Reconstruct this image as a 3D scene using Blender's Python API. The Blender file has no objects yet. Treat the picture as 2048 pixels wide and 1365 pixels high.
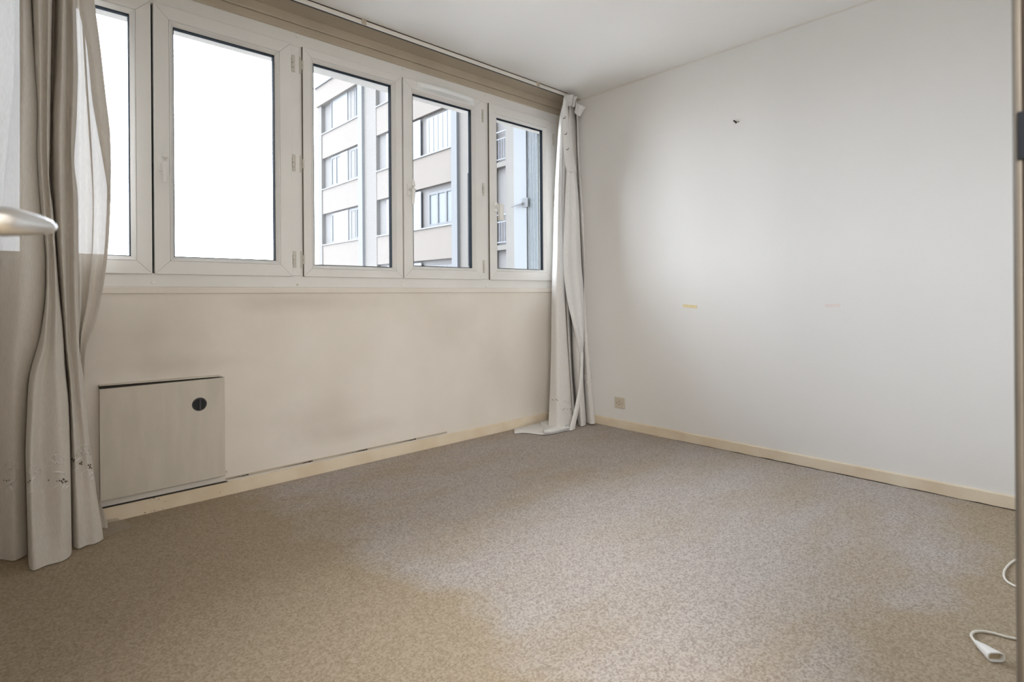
import bpy, bmesh, math, random
import numpy as np
from mathutils import Vector, Matrix
from mathutils.bvhtree import BVHTree

random.seed(4)
S = bpy.context.scene
COL = S.collection

# ------------------------------------------------------------------ camera
FPX, PX, PY, ROLL, YAW = 1114.0, 1024.0, 590.6, 0.0072, math.radians(47.27)
CAM = np.array([-3.345, -2.993, 0.980])
_d = np.array([math.cos(YAW), math.sin(YAW), 0.0])
_r = np.array([math.sin(YAW), -math.cos(YAW), 0.0])
_u = np.array([0.0, 0.0, 1.0])
RIGHT = _r * math.cos(ROLL) - _u * math.sin(ROLL)
UP = _u * math.cos(ROLL) + _r * math.sin(ROLL)
cd = bpy.data.cameras.new('camera')
cd.sensor_fit = 'HORIZONTAL'; cd.sensor_width = 36.0
cd.lens = FPX / 2048 * 36.0
cd.shift_y = -(682.5 - PY) / 2048
cd.clip_start = 0.02; cd.clip_end = 600
cd.dof.use_dof = True; cd.dof.focus_distance = 3.6; cd.dof.aperture_fstop = 4.5
co = bpy.data.objects.new('camera', cd); COL.objects.link(co)
co.matrix_world = Matrix(((RIGHT[0], UP[0], -_d[0], CAM[0]), (RIGHT[1], UP[1], -_d[1], CAM[1]),
                          (RIGHT[2], UP[2], -_d[2], CAM[2]), (0, 0, 0, 1)))
S.camera = co

def ray(px, py): return _d * FPX + RIGHT * (px - PX) + UP * (PY - py)
def at(px, py, ax, val):
    """the place on the plane axis = val that the photograph shows at px, py"""
    v = ray(px, py); t = (val - CAM[ax]) / v[ax]
    return CAM + t * v

# ------------------------------------------------------------------ sky, light, exposure
S.view_settings.view_transform = 'Standard'
S.view_settings.look = 'None'
S.view_settings.gamma = 1.0
S.view_settings.use_curve_mapping = False
S.view_settings.exposure = 0.08
SKY = 10.5
w = bpy.data.worlds.new('overcast_sky'); S.world = w; w.use_nodes = True
nt = w.node_tree; nt.nodes.clear()
n_out = nt.nodes.new('ShaderNodeOutputWorld'); n_bg = nt.nodes.new('ShaderNodeBackground')
n_tc = nt.nodes.new('ShaderNodeTexCoord'); n_sep = nt.nodes.new('ShaderNodeSeparateXYZ')
n_rmp = nt.nodes.new('ShaderNodeValToRGB'); n_noise = nt.nodes.new('ShaderNodeTexNoise')
n_mix = nt.nodes.new('ShaderNodeMix'); n_mix.data_type = 'RGBA'; n_mix.blend_type = 'MULTIPLY'
n_nr = nt.nodes.new('ShaderNodeValToRGB')
n_rmp.color_ramp.elements[0].position = 0.47; n_rmp.color_ramp.elements[0].color = (0.36, 0.35, 0.33, 1)
n_rmp.color_ramp.elements[1].position = 0.51; n_rmp.color_ramp.elements[1].color = (0.92, 0.98, 1.08, 1)
n_map = nt.nodes.new('ShaderNodeMath'); n_map.operation = 'MULTIPLY_ADD'
n_map.inputs[1].default_value = 0.5; n_map.inputs[2].default_value = 0.5
n_noise.inputs['Scale'].default_value = 3.0; n_noise.inputs['Detail'].default_value = 5.0
n_nr.color_ramp.elements[0].position = 0.35; n_nr.color_ramp.elements[0].color = (0.86, 0.88, 0.90, 1)
n_nr.color_ramp.elements[1].position = 0.65; n_nr.color_ramp.elements[1].color = (1, 1, 1, 1)
L = nt.links.new
L(n_tc.outputs['Generated'], n_sep.inputs[0]); L(n_sep.outputs['Z'], n_map.inputs[0]); L(n_map.outputs[0], n_rmp.inputs[0])
L(n_tc.outputs['Generated'], n_noise.inputs['Vector']); L(n_noise.outputs['Fac'], n_nr.inputs[0])
n_mix.inputs[0].default_value = 1.0
n_dot = nt.nodes.new('ShaderNodeVectorMath'); n_dot.operation = 'DOT_PRODUCT'; n_dot.inputs[1].default_value = (-0.76, 0.40, 0.51)
n_lobe = nt.nodes.new('ShaderNodeMapRange'); n_lobe.inputs[1].default_value = -0.4; n_lobe.inputs[2].default_value = 1.0; n_lobe.inputs[3].default_value = 0.45; n_lobe.inputs[4].default_value = 1.62
L(n_tc.outputs['Generated'], n_dot.inputs[0]); L(n_dot.outputs['Value'], n_lobe.inputs[0])
n_st = nt.nodes.new('ShaderNodeMath'); n_st.operation = 'MULTIPLY'; n_st.inputs[1].default_value = SKY
L(n_lobe.outputs[0], n_st.inputs[0]); L(n_st.outputs[0], n_bg.inputs['Strength'])
L(n_rmp.outputs[0], n_mix.inputs[6]); L(n_nr.outputs[0], n_mix.inputs[7]); L(n_mix.outputs[2], n_bg.inputs['Color'])
L(n_bg.outputs[0], n_out.inputs[0])

def area_light(name, loc, rot, sx, sy, power, color=(1, 1, 1), portal=False):
    ld = bpy.data.lights.new(name, 'AREA'); ld.shape = 'RECTANGLE'; ld.size = sx; ld.size_y = sy
    ld.energy = power; ld.color = color
    o = bpy.data.objects.new(name, ld); COL.objects.link(o); o.location = loc; o.rotation_euler = rot
    if portal: ld.cycles.is_portal = True
    return o
# added fill light in the unseen hall behind the camera, and the window bay marked as the way the sky's light enters
HALL_POWER = 92.0
area_light('hall_fill_light', (-3.95, -4.15, 1.95), (math.radians(78), 0, math.radians(-42)), 1.0, 1.15, HALL_POWER, (1.0, 0.985, 0.955))
area_light('window_portal', (-1.80, 0.16, 1.70), (math.radians(90), 0, 0), 3.5, 1.40, 1, portal=True).rotation_euler = (math.radians(-90), 0, 0)

c = S.cycles
c.max_bounces = 14; c.diffuse_bounces = 8; c.glossy_bounces = 4; c.transmission_bounces = 8; c.transparent_max_bounces = 24
c.caustics_reflective = False; c.caustics_refractive = False; c.sample_clamp_indirect = 6.0
c.use_denoising = True

# ------------------------------------------------------------------ materials
def mat(name, col, rough=0.6, var=0.0, scale=8.0, bump=0.0, bscale=60.0, metal=0.0, spec=0.4, col2=None, stretch=None):
    m = bpy.data.materials.new(name); m.use_nodes = True
    t = m.node_tree; b = t.nodes['Principled BSDF']
    b.inputs['Roughness'].default_value = rough; b.inputs['Metallic'].default_value = metal
    b.inputs['Specular IOR Level'].default_value = spec
    b.inputs['Base Color'].default_value = (*col, 1)
    tc = t.nodes.new('ShaderNodeTexCoord'); src = tc.outputs['Object']
    if stretch:
        mp = t.nodes.new('ShaderNodeMapping'); mp.inputs['Scale'].default_value = stretch
        t.links.new(src, mp.inputs[0]); src = mp.outputs[0]
    if var > 0 or col2:
        nz = t.nodes.new('ShaderNodeTexNoise'); nz.inputs['Scale'].default_value = scale; nz.inputs['Detail'].default_value = 6
        rp = t.nodes.new('ShaderNodeValToRGB')
        c2 = col2 or tuple(x * (1 - var) for x in col)
        rp.color_ramp.elements[0].position = 0.35; rp.color_ramp.elements[0].color = (*c2, 1)
        rp.color_ramp.elements[1].position = 0.62; rp.color_ramp.elements[1].color = (*col, 1)
        t.links.new(src, nz.inputs['Vector']); t.links.new(nz.outputs['Fac'], rp.inputs[0]); t.links.new(rp.outputs[0], b.inputs['Base Color'])
    if bump > 0:
        n2 = t.nodes.new('ShaderNodeTexNoise'); n2.inputs['Scale'].default_value = bscale; n2.inputs['Detail'].default_value = 4
        bp = t.nodes.new('ShaderNodeBump'); bp.inputs['Strength'].default_value = bump; bp.inputs['Distance'].default_value = 0.004
        t.links.new(src, n2.inputs['Vector']); t.links.new(n2.outputs['Fac'], bp.inputs['Height']); t.links.new(bp.outputs[0], b.inputs['Normal'])
    return m

M_pvc = mat('white_pvc', (0.790, 0.775, 0.745), 0.35, 0.05, 3.0)
M_pvc2 = mat('white_plastic', (0.82, 0.81, 0.78), 0.3)
M_vent = mat('bright_white_plastic', (0.88, 0.90, 0.90), 0.25)
M_gasket_and_shade = mat('dark_gasket_and_shade', (0.010, 0.016, 0.022), 0.7, spec=0.05)
M_sash_shade = mat('brown_sash_shade', (0.12, 0.10, 0.075), 0.8)
M_hinge = mat('painted_hinge', (0.60, 0.57, 0.51), 0.4)
M_wall = mat('painted_wall', (0.80, 0.785, 0.76), 0.75, 0.02, 1.5, 0.12, 180)
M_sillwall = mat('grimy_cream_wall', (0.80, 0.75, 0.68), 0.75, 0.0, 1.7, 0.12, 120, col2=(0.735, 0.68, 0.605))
def smudges(m, spots, dark):
    t = m.node_tree; b = t.nodes['Principled BSDF']; src = b.inputs['Base Color'].links[0].from_socket
    tc = t.nodes.new('ShaderNodeTexCoord'); nz = t.nodes.new('ShaderNodeTexNoise'); nz.inputs['Scale'].default_value = 5; nz.inputs['Detail'].default_value = 5
    t.links.new(tc.outputs['Object'], nz.inputs['Vector'])
    for (x, z, rx, rz, amt) in spots:
        mp = t.nodes.new('ShaderNodeMapping'); mp.vector_type = 'TEXTURE'; mp.inputs['Location'].default_value = (x, 0, z); mp.inputs['Scale'].default_value = (rx, 50, rz)
        t.links.new(tc.outputs['Object'], mp.inputs[0])
        ln = t.nodes.new('ShaderNodeVectorMath'); ln.operation = 'LENGTH'; t.links.new(mp.outputs[0], ln.inputs[0])
        ad = t.nodes.new('ShaderNodeMath'); ad.operation = 'MULTIPLY_ADD'; ad.inputs[1].default_value = 1.4; t.links.new(nz.outputs['Fac'], ad.inputs[0]); t.links.new(ln.outputs['Value'], ad.inputs[2])
        mr = t.nodes.new('ShaderNodeMapRange'); mr.inputs[1].default_value = 0.75; mr.inputs[2].default_value = 1.75; mr.inputs[3].default_value = amt; mr.inputs[4].default_value = 0.0
        t.links.new(ad.outputs[0], mr.inputs[0])
        mx = t.nodes.new('ShaderNodeMix'); mx.data_type = 'RGBA'; t.links.new(mr.outputs[0], mx.inputs[0]); t.links.new(src, mx.inputs[6]); mx.inputs[7].default_value = (*dark, 1); src = mx.outputs[2]
    t.links.new(src, b.inputs['Base Color'])
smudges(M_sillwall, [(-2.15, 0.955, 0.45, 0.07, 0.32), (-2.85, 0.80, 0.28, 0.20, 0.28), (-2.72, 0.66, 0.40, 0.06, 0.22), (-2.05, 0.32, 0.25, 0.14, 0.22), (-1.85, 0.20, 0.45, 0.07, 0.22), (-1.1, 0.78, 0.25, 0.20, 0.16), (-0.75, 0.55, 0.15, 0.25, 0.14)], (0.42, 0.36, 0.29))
M_ceil = mat('painted_ceiling', (0.855, 0.845, 0.820), 0.8, 0.02, 1.0)
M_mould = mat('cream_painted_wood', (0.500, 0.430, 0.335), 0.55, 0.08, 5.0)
M_base = mat('cream_skirting', (0.78, 0.68, 0.53), 0.5, 0.05, 6.0, col2=(0.72, 0.60, 0.44))
M_heater = mat('worn_white_metal', (0.63, 0.58, 0.50), 0.5, 0.07, 4.0, 0.05, 200, stretch=(6, 6, 1.2))
M_dark = mat('black_plastic', (0.012, 0.012, 0.013), 0.35)
M_dark2 = mat('grey_plastic', (0.055, 0.055, 0.058), 0.35)
M_slot = mat('slot_shadow_black', (0.035, 0.030, 0.024), 0.9)
M_grime = mat('dark_grime', (0.05, 0.035, 0.022), 0.9)
M_brown = mat('dark_brown_wood_and_shade', (0.030, 0.018, 0.010), 0.45, 0.3, 10, stretch=(8, 8, 1))
M_frame = mat('white_gloss_paint', (0.74, 0.70, 0.64), 0.3)
M_jamb = mat('paint_darkened_to_taupe', (0.20, 0.175, 0.145), 0.5, 0.2, 6, stretch=(4, 4, 1))  # casing colour darkened to cancel the glare of the added hall light
M_metal = mat('brushed_aluminium', (0.80, 0.80, 0.80), 0.30, metal=1.0)
M_iron = mat('blackened_steel', (0.03, 0.035, 0.045), 0.3, metal=0.6)
M_outlet = mat('yellowed_plastic', (0.66, 0.59, 0.46), 0.25, 0.05, 8)
M_tape = mat('yellow_masking_tape', (0.80, 0.67, 0.40), 0.6, 0.06, 30)
M_tape2 = mat('pale_pink_tape', (0.80, 0.71, 0.67), 0.6, 0.03, 30)
M_cord = mat('white_cable', (0.78, 0.74, 0.66), 0.35)
M_socketin = mat('cream_inside', (0.42, 0.34, 0.22), 0.6)
# outside
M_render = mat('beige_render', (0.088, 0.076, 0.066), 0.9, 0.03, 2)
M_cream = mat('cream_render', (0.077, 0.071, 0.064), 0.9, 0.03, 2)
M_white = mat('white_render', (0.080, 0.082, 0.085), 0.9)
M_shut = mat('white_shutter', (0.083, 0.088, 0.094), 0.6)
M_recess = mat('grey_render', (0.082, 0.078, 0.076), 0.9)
M_pane = mat('house_glass', (0.070, 0.078, 0.086), 0.4, spec=0.2)
M_lintel = mat('cream_concrete', (0.300, 0.285, 0.265), 0.9, 0.05, 20)
M_ground = mat('pale_paving', (0.460, 0.450, 0.440), 0.95, 0.1, 0.4)
M_rail = mat('grey_painted_rail', (0.075, 0.080, 0.098), 0.5)
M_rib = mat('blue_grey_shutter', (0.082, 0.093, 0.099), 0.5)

def glass_mat(name, dirt):
    m = bpy.data.materials.new(name); m.use_nodes = True; t = m.node_tree; t.nodes.clear()
    o = t.nodes.new('ShaderNodeOutputMaterial'); tr = t.nodes.new('ShaderNodeBsdfTransparent'); gl = t.nodes.new('ShaderNodeBsdfGlossy')
    gl.inputs['Roughness'].default_value = 0.02
    fr = t.nodes.new('ShaderNodeFresnel'); fr.inputs['IOR'].default_value = 1.25
    mx = t.nodes.new('ShaderNodeMixShader'); tr.inputs['Color'].default_value = (0.97, 0.98, 0.98, 1)
    t.links.new(fr.outputs[0], mx.inputs[0]); t.links.new(tr.outputs[0], mx.inputs[1]); t.links.new(gl.outputs[0], mx.inputs[2])
    last = mx
    if dirt > 0:
        tc = t.nodes.new('ShaderNodeTexCoord'); vo = t.nodes.new('ShaderNodeTexNoise'); vo.inputs['Scale'].default_value = 130; vo.inputs['Detail'].default_value = 3
        big = t.nodes.new('ShaderNodeTexNoise'); big.inputs['Scale'].default_value = 3
        r1 = t.nodes.new('ShaderNodeValToRGB'); r1.color_ramp.elements[0].position = 0.60; r1.color_ramp.elements[1].position = 0.78
        r2 = t.nodes.new('ShaderNodeValToRGB'); r2.color_ramp.elements[0].position = 0.35; r2.color_ramp.elements[1].position = 0.65
        mu = t.nodes.new('ShaderNodeMath'); mu.operation = 'MULTIPLY'; mu2 = t.nodes.new('ShaderNodeMath'); mu2.operation = 'MULTIPLY_ADD'
        mu2.inputs[1].default_value = dirt; mu2.inputs[2].default_value = dirt * 0.25
        t.links.new(tc.outputs['Object'], vo.inputs['Vector']); t.links.new(tc.outputs['Object'], big.inputs['Vector'])
        t.links.new(vo.outputs['Fac'], r1.inputs[0]); t.links.new(big.outputs['Fac'], r2.inputs[0])
        t.links.new(r1.outputs[0], mu.inputs[0]); t.links.new(r2.outputs[0], mu.inputs[1]); t.links.new(mu.outputs[0], mu2.inputs[0])
        tl = t.nodes.new('ShaderNodeBsdfTranslucent'); tl.inputs['Color'].default_value = (0.9, 0.9, 0.9, 1)
        m2 = t.nodes.new('ShaderNodeMixShader'); t.links.new(mu2.outputs[0], m2.inputs[0]); t.links.new(mx.outputs[0], m2.inputs[1]); t.links.new(tl.outputs[0], m2.inputs[2])
        last = m2
    t.links.new(last.outputs[0], o.inputs[0]); return m
M_glass = glass_mat('window_glass', 0.0)
M_glassd = glass_mat('dusty_window_glass', 0.045)

def cloth_mat(name, col, transp, transl):
    m = bpy.data.materials.new(name); m.use_nodes = True; t = m.node_tree; t.nodes.clear()
    o = t.nodes.new('ShaderNodeOutputMaterial'); df = t.nodes.new('ShaderNodeBsdfDiffuse'); tl = t.nodes.new('ShaderNodeBsdfTranslucent'); tr = t.nodes.new('ShaderNodeBsdfTransparent')
    tc = t.nodes.new('ShaderNodeTexCoord'); wv = t.nodes.new('ShaderNodeTexNoise'); mp = t.nodes.new('ShaderNodeMapping')
    mp.inputs['Scale'].default_value = (260, 260, 40); wv.inputs['Scale'].default_value = 1.0; wv.inputs['Detail'].default_value = 3
    rp = t.nodes.new('ShaderNodeValToRGB'); rp.color_ramp.elements[0].position = 0.3; rp.color_ramp.elements[0].color = (*[x * 0.9 for x in col], 1)
    rp.color_ramp.elements[1].position = 0.7; rp.color_ramp.elements[1].color = (*col, 1)
    t.links.new(tc.outputs['Object'], mp.inputs[0]); t.links.new(mp.outputs[0], wv.inputs['Vector']); t.links.new(wv.outputs['Fac'], rp.inputs[0])
    t.links.new(rp.outputs[0], df.inputs['Color']); t.links.new(rp.outputs[0], tl.inputs['Color'])
    a = t.nodes.new('ShaderNodeMixShader'); a.inputs[0].default_value = transl
    t.links.new(df.outputs[0], a.inputs[1]); t.links.new(tl.outputs[0], a.inputs[2])
    b = t.nodes.new('ShaderNodeMixShader'); b.inputs[0].default_value = transp
    t.links.new(a.outputs[0], b.inputs[1]); t.links.new(tr.outputs[0], b.inputs[2]); t.links.new(b.outputs[0], o.inputs[0])
    return m
M_voile = cloth_mat('grey_white_voile', (0.77, 0.725, 0.665), 0.030, 0.055)
M_voile2 = cloth_mat('white_cotton_voile_shaded', (0.78, 0.755, 0.725), 0.012, 0.085)  # drape cloth, darkened so its colour carries the shading of the folds
M_voile3 = cloth_mat('white_cotton_voile_doubled_lit', (0.86, 0.85, 0.83), 0.0, 0.12)  # same cloth doubled, its colour lightened to look lit against the drape
M_sheer = cloth_mat('sheer_hem_voile', (0.72, 0.66, 0.56), 0.66, 0.1)
M_tapec = mat('white_heading_tape', (0.82, 0.81, 0.79), 0.9, 0.12, 3.0, 0.5, 3.0, stretch=(60, 60, 240))
M_thread = mat('white_embroidery_thread', (0.86, 0.83, 0.80), 0.6)
M_eyelet_shade = mat('brown_eyelet_shade', (0.07, 0.045, 0.03), 0.8)  # colour of the shade seen through the eyelet holes, painted as discs

def carpet_mat():
    m = bpy.data.materials.new('beige_loop_carpet'); m.use_nodes = True; t = m.node_tree; b = t.nodes['Principled BSDF']
    b.inputs['Roughness'].default_value = 0.95; b.inputs['Specular IOR Level'].default_value = 0.05
    tc = t.nodes.new('ShaderNodeTexCoord'); P = tc.outputs['Object']
    def noise(sc, det, rough=0.55, vec=None):
        n = t.nodes.new('ShaderNodeTexNoise'); n.inputs['Scale'].default_value = sc; n.inputs['Detail'].default_value = det; n.inputs['Roughness'].default_value = rough
        t.links.new(vec or P, n.inputs['Vector']); return n.outputs['Fac']
    def ramp(f, p0, c0, p1, c1):
        r = t.nodes.new('ShaderNodeValToRGB'); r.color_ramp.elements[0].position = p0; r.color_ramp.elements[0].color = (*c0, 1)
        r.color_ramp.elements[1].position = p1; r.color_ramp.elements[1].color = (*c1, 1); t.links.new(f, r.inputs[0]); return r.outputs[0]
    def mixc(f, a, bb, mode='MIX'):
        x = t.nodes.new('ShaderNodeMix'); x.data_type = 'RGBA'; x.blend_type = mode
        if isinstance(f, float): x.inputs[0].default_value = f
        else: t.links.new(f, x.inputs[0])
        t.links.new(a, x.inputs[6]); t.links.new(bb, x.inputs[7]); return x.outputs[2]
    vo = t.nodes.new('ShaderNodeTexVoronoi'); vo.inputs['Scale'].default_value = 190; t.links.new(P, vo.inputs['Vector'])
    sc_ = t.nodes.new('ShaderNodeSeparateColor'); t.links.new(vo.outputs['Color'], sc_.inputs[0])
    g1 = t.nodes.new('ShaderNodeMath'); g1.operation = 'MULTIPLY_ADD'; g1.inputs[1].default_value = 0.42; t.links.new(sc_.outputs[0], g1.inputs[0])
    g2 = t.nodes.new('ShaderNodeMath'); g2.operation = 'MULTIPLY'; g2.inputs[1].default_value = 0.58; t.links.new(noise(150, 3.0, 0.75), g2.inputs[0]); t.links.new(g2.outputs[0], g1.inputs[2])
    grain = g1.outputs[0]
    fine = ramp(grain, 0.26, (0.285, 0.245, 0.215), 0.64, (0.485, 0.437, 0.400))
    fine_b = ramp(grain, 0.26, (0.28, 0.22, 0.15), 0.66, (0.425, 0.348, 0.258))
    mp = t.nodes.new('ShaderNodeMapping'); mp.inputs['Rotation'].default_value = (0, 0, math.radians(-25)); mp.inputs['Scale'].default_value = (1.0, 2.6, 1)
    t.links.new(P, mp.inputs[0])
    wear = ramp(noise(1.3, 4.0, 0.55, mp.outputs[0]), 0.44, (0, 0, 0), 0.68, (0.6, 0.6, 0.6))
    # the trodden strip along the doorway side, outside the cleaner rectangle where furniture stood
    sep = t.nodes.new('ShaderNodeSeparateXYZ'); t.links.new(P, sep.inputs[0])
    def m_(op, a, bval):
        q = t.nodes.new('ShaderNodeMath'); q.operation = op
        for k, v in ((0, a), (1, bval)):
            if isinstance(v, (int, float)): q.inputs[k].default_value = v
            else: t.links.new(v, q.inputs[k])
        return q.outputs[0]
    wob = m_('MULTIPLY', m_('SUBTRACT', noise(2.2, 4.0), 0.5), 0.9)
    ex = m_('ADD', m_('MULTIPLY', m_('ADD', sep.outputs[0], 2.20), -1.0), wob)
    ey = m_('ADD', m_('MULTIPLY', m_('ADD', sep.outputs[1], 2.45), -1.0), wob)
    worn = ramp(m_('MAXIMUM', ex, ey), 0.0, (0, 0, 0), 0.22, (1, 1, 1))
    col = mixc(wear, fine, fine_b)
    col = mixc(worn, col, fine_b)
    t.links.new(col, b.inputs['Base Color'])
    bp = t.nodes.new('ShaderNodeBump'); bp.inputs['Strength'].default_value = 0.30; bp.inputs['Distance'].default_value = 0.006
    t.links.new(noise(120, 3.0, 0.7), bp.inputs['Height']); t.links.new(bp.outputs[0], b.inputs['Normal'])
    return m
M_carpet = carpet_mat()

# ------------------------------------------------------------------ mesh helpers
class MB:
    def __init__(s): s.v = []; s.f = []
    def add(s, vs, fs):
        k = len(s.v); s.v += [tuple(map(float, p)) for p in vs]; s.f += [tuple(i + k for i in f) for f in fs]; return s
    def box(s, x0, x1, y0, y1, z0, z1):
        return s.add([(x0, y0, z0), (x1, y0, z0), (x1, y1, z0), (x0, y1, z0), (x0, y0, z1), (x1, y0, z1), (x1, y1, z1), (x0, y1, z1)],
                     [(0, 3, 2, 1), (4, 5, 6, 7), (0, 1, 5, 4), (1, 2, 6, 5), (2, 3, 7, 6), (3, 0, 4, 7)])
    def prism(s, prof, axis, a, b):
        """closed outline in the two other axes, run along axis from a to b"""
        n = len(prof); o = {0: (1, 2), 1: (0, 2), 2: (0, 1)}[axis]; vs = []
        for val in (a, b):
            for p in prof:
                q = [0, 0, 0]; q[axis] = val; q[o[0]] = p[0]; q[o[1]] = p[1]; vs.append(q)
        return s.add(vs, [(i, (i + 1) % n, n + (i + 1) % n, n + i) for i in range(n)] + [tuple(range(n))[::-1], tuple(range(n, 2 * n))])
    def tube(s, pts, r, n=8, cap=True, flat=None):
        pts = [Vector(p) for p in pts]; N = len(pts); rs = r if isinstance(r, (list, tuple)) else [r] * N; k = len(s.v); up = Vector((0, 0, 1))
        for i, p in enumerate(pts):
            t = (pts[min(i + 1, N - 1)] - pts[max(i - 1, 0)]).normalized()
            a = up.cross(t)
            if a.length < 1e-4: a = Vector((1, 0, 0)).cross(t)
            a.normalize(); b = t.cross(a)
            for j in range(n):
                th = 2 * math.pi * j / n; fl = flat if flat else 1.0
                q = p + a * (rs[i] * math.cos(th)) + b * (rs[i] * fl * math.sin(th)); s.v.append(tuple(q))
        for i in range(N - 1):
            for j in range(n):
                s.f.append((k + i * n + j, k + i * n + (j + 1) % n, k + (i + 1) * n + (j + 1) % n, k + (i + 1) * n + j))
        if cap:
            s.f.append(tuple(k + j for j in range(n))[::-1]); s.f.append(tuple(k + (N - 1) * n + j for j in range(n)))
        return s
    def disc(s, c, r, y0, y1, n=24, bev=0.0):
        """a round button with its axis along y, from back y1 to front y0"""
        k = []; rings = [(r, y1), (r, y0 + bev), (r - bev, y0)] if bev else [(r, y1), (r, y0)]
        vs = [(c[0] + q * math.cos(2 * math.pi * j / n), y, c[1] + q * math.sin(2 * math.pi * j / n)) for q, y in rings for j in range(n)]
        fs = [(i * n + j, (i + 1) * n + j, (i + 1) * n + (j + 1) % n, i * n + (j + 1) % n) for i in range(len(rings) - 1) for j in range(n)]
        fs += [tuple(range(n)), tuple(((len(rings) - 1) * n + j) for j in range(n))[::-1]]
        return s.add(vs, fs)
    def ring(s, x0, x1, z0, z1, prof, gap=0.0):
        """four mitred bars round a rectangle; prof = closed outline of (inset, y)"""
        n = len(prof)
        for side in range(4):
            A, B = [], []
            for ins, y in prof:
                l, r_, b, t_ = x0 + ins, x1 - ins, z0 + ins, z1 - ins
                if side == 0: A.append((l + gap, y, b)); B.append((r_ - gap, y, b))
                elif side == 1: A.append((r_, y, b + gap)); B.append((r_, y, t_ - gap))
                elif side == 2: A.append((r_ - gap, y, t_)); B.append((l + gap, y, t_))
                else: A.append((l, y, t_ - gap)); B.append((l, y, b + gap))
            s.add(A + B, [(i, (i + 1) % n, n + (i + 1) % n, n + i) for i in range(n)] + [tuple(range(n))[::-1], tuple(range(n, 2 * n))])
        return s
    def grid(s, rows):
        R, Cn = len(rows), len(rows[0])
        return s.add([p for row in rows for p in row], [(i * Cn + j, i * Cn + j + 1, (i + 1) * Cn + j + 1, (i + 1) * Cn + j) for i in range(R - 1) for j in range(Cn - 1)])
    def build(s, name, m, parent=None, smooth=False, bevel=0.0, kind=None, label=None, fix=True):
        me = bpy.data.meshes.new(name); me.from_pydata(s.v, [], s.f); me.update()
        if fix:
            bm = bmesh.new(); bm.from_mesh(me); bmesh.ops.recalc_face_normals(bm, faces=bm.faces); bm.to_mesh(me); bm.free()
        me.materials.append(m)
        if smooth: me.polygons.foreach_set('use_smooth', [True] * len(me.polygons))
        o = bpy.data.objects.new(name, me); COL.objects.link(o)
        if parent: o.parent = parent
        if kind: o['kind'] = kind
        if label: o['label'] = label
        if bevel > 0:
            bv = o.modifiers.new('bevel', 'BEVEL'); bv.width = bevel; bv.segments = 2; bv.limit_method = 'ANGLE'; bv.angle_limit = math.radians(40)
        return o

def tag(o, label, cat, kind=None, group=None):
    o['label'] = label; o['category'] = cat
    if kind: o['kind'] = kind
    if group: o['group'] = group
    return o
def thing(name, label, cat, kind=None, group=None):
    o = bpy.data.objects.new(name, None); COL.objects.link(o); o.empty_display_size = 0.05
    return tag(o, label, cat, kind, group)

# ------------------------------------------------------------------ room shell
XL, YB, H = -3.66, -2.9150, 2.5        # left wall, back wall face, ceiling
WX0, WX1, WZ0, WZ1 = -3.53, -0.085, 1.030, 2.403   # opening in the window wall
tag(MB().box(-5.6, 0.2, -4.6, YB - 0.115, -0.12, 0.0).box(XL - 0.2, 0.2, YB - 0.115, 0.19, -0.12, 0.0).build('floor', M_carpet), 'beige fitted carpet, mottled and worn brown towards the doorway', 'carpet', 'structure')
tag(MB().box(-5.6, 0.2, -4.6, 0.19, H, H + 0.12).build('ceiling', M_ceil), 'plain off-white painted ceiling above the empty room', 'ceiling', 'structure')
wl = MB().box(XL, WX0, 0, 0.19, 0, H).box(WX1, 0.0, 0, 0.19, 0, H).box(WX0, WX1, 0, 0.19, 0, WZ0).box(WX0, WX1, 0, 0.07, WZ1, H)
tag(wl.build('wall_window', M_sillwall), 'cream wall with grey smudges under the row of windows', 'wall', 'structure')
tag(MB().box(0.0, 0.2, -4.6, 0.19, 0, H).build('wall_right', M_wall), 'blank off-white wall with tape scraps and a socket', 'wall', 'structure')
tag(MB().box(XL - 0.2, XL, YB - 0.115, 0.19, 0, H).build('wall_left', M_wall), 'off-white side wall behind the open door', 'wall', 'structure')
XJ = -2.50
wb = MB().box(XL, -3.47, YB - 0.115, YB - 0.02, 0, H).box(XJ + 0.03, 0.0, YB - 0.115, YB, 0, H).box(-3.47, XJ + 0.03, YB - 0.115, YB, 2.08, H)
tag(wb.build('wall_back', M_wall), 'off-white wall that holds the doorway', 'wall', 'structure')
tag(MB().box(-5.6, 0.2, -4.75, -4.6, 0, H).box(-5.75, -5.6, -4.75, YB, 0, H).box(-5.6, XL - 0.2, YB - 0.115, YB, 0, H).build('wall_hall', M_wall), 'off-white end wall of the hallway', 'wall', 'structure')
# lintel over the window, seen from below through the panes, and the outer sill
lt = MB().box(WX0 - 0.4, WX1 + 0.35, 0.07, 0.20, 2.297, 2.75)
tag(lt.build('trim_1', M_lintel), 'pale concrete lintel outside above the window panes', 'lintel', 'structure')
tag(MB().box(WX0 - 0.3, WX1 + 0.085, 0.075, 0.26, 0.98, 1.02).build('trim_2', M_lintel), 'outer window ledge below the panes', 'ledge', 'structure')
# skirting
def skirt(name, label, prof, axis, a, b):
    return tag(MB().prism(prof, axis, a, b).build(name, M_base, bevel=0.002), label, 'skirting board', 'structure')
skirt('baseboard_window', 'cream skirting board below the windows, chipped near the heater', [(0, 0), (-0.014, 0), (-0.014, 0.062), (-0.010, 0.067), (0, 0.067)], 0, XL, -0.001)
skirt('baseboard_right', 'cream skirting board along the blank wall', [(0, 0), (-0.013, 0), (-0.013, 0.058), (-0.009, 0.064), (0, 0.064)], 1, YB, -0.0145)
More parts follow.
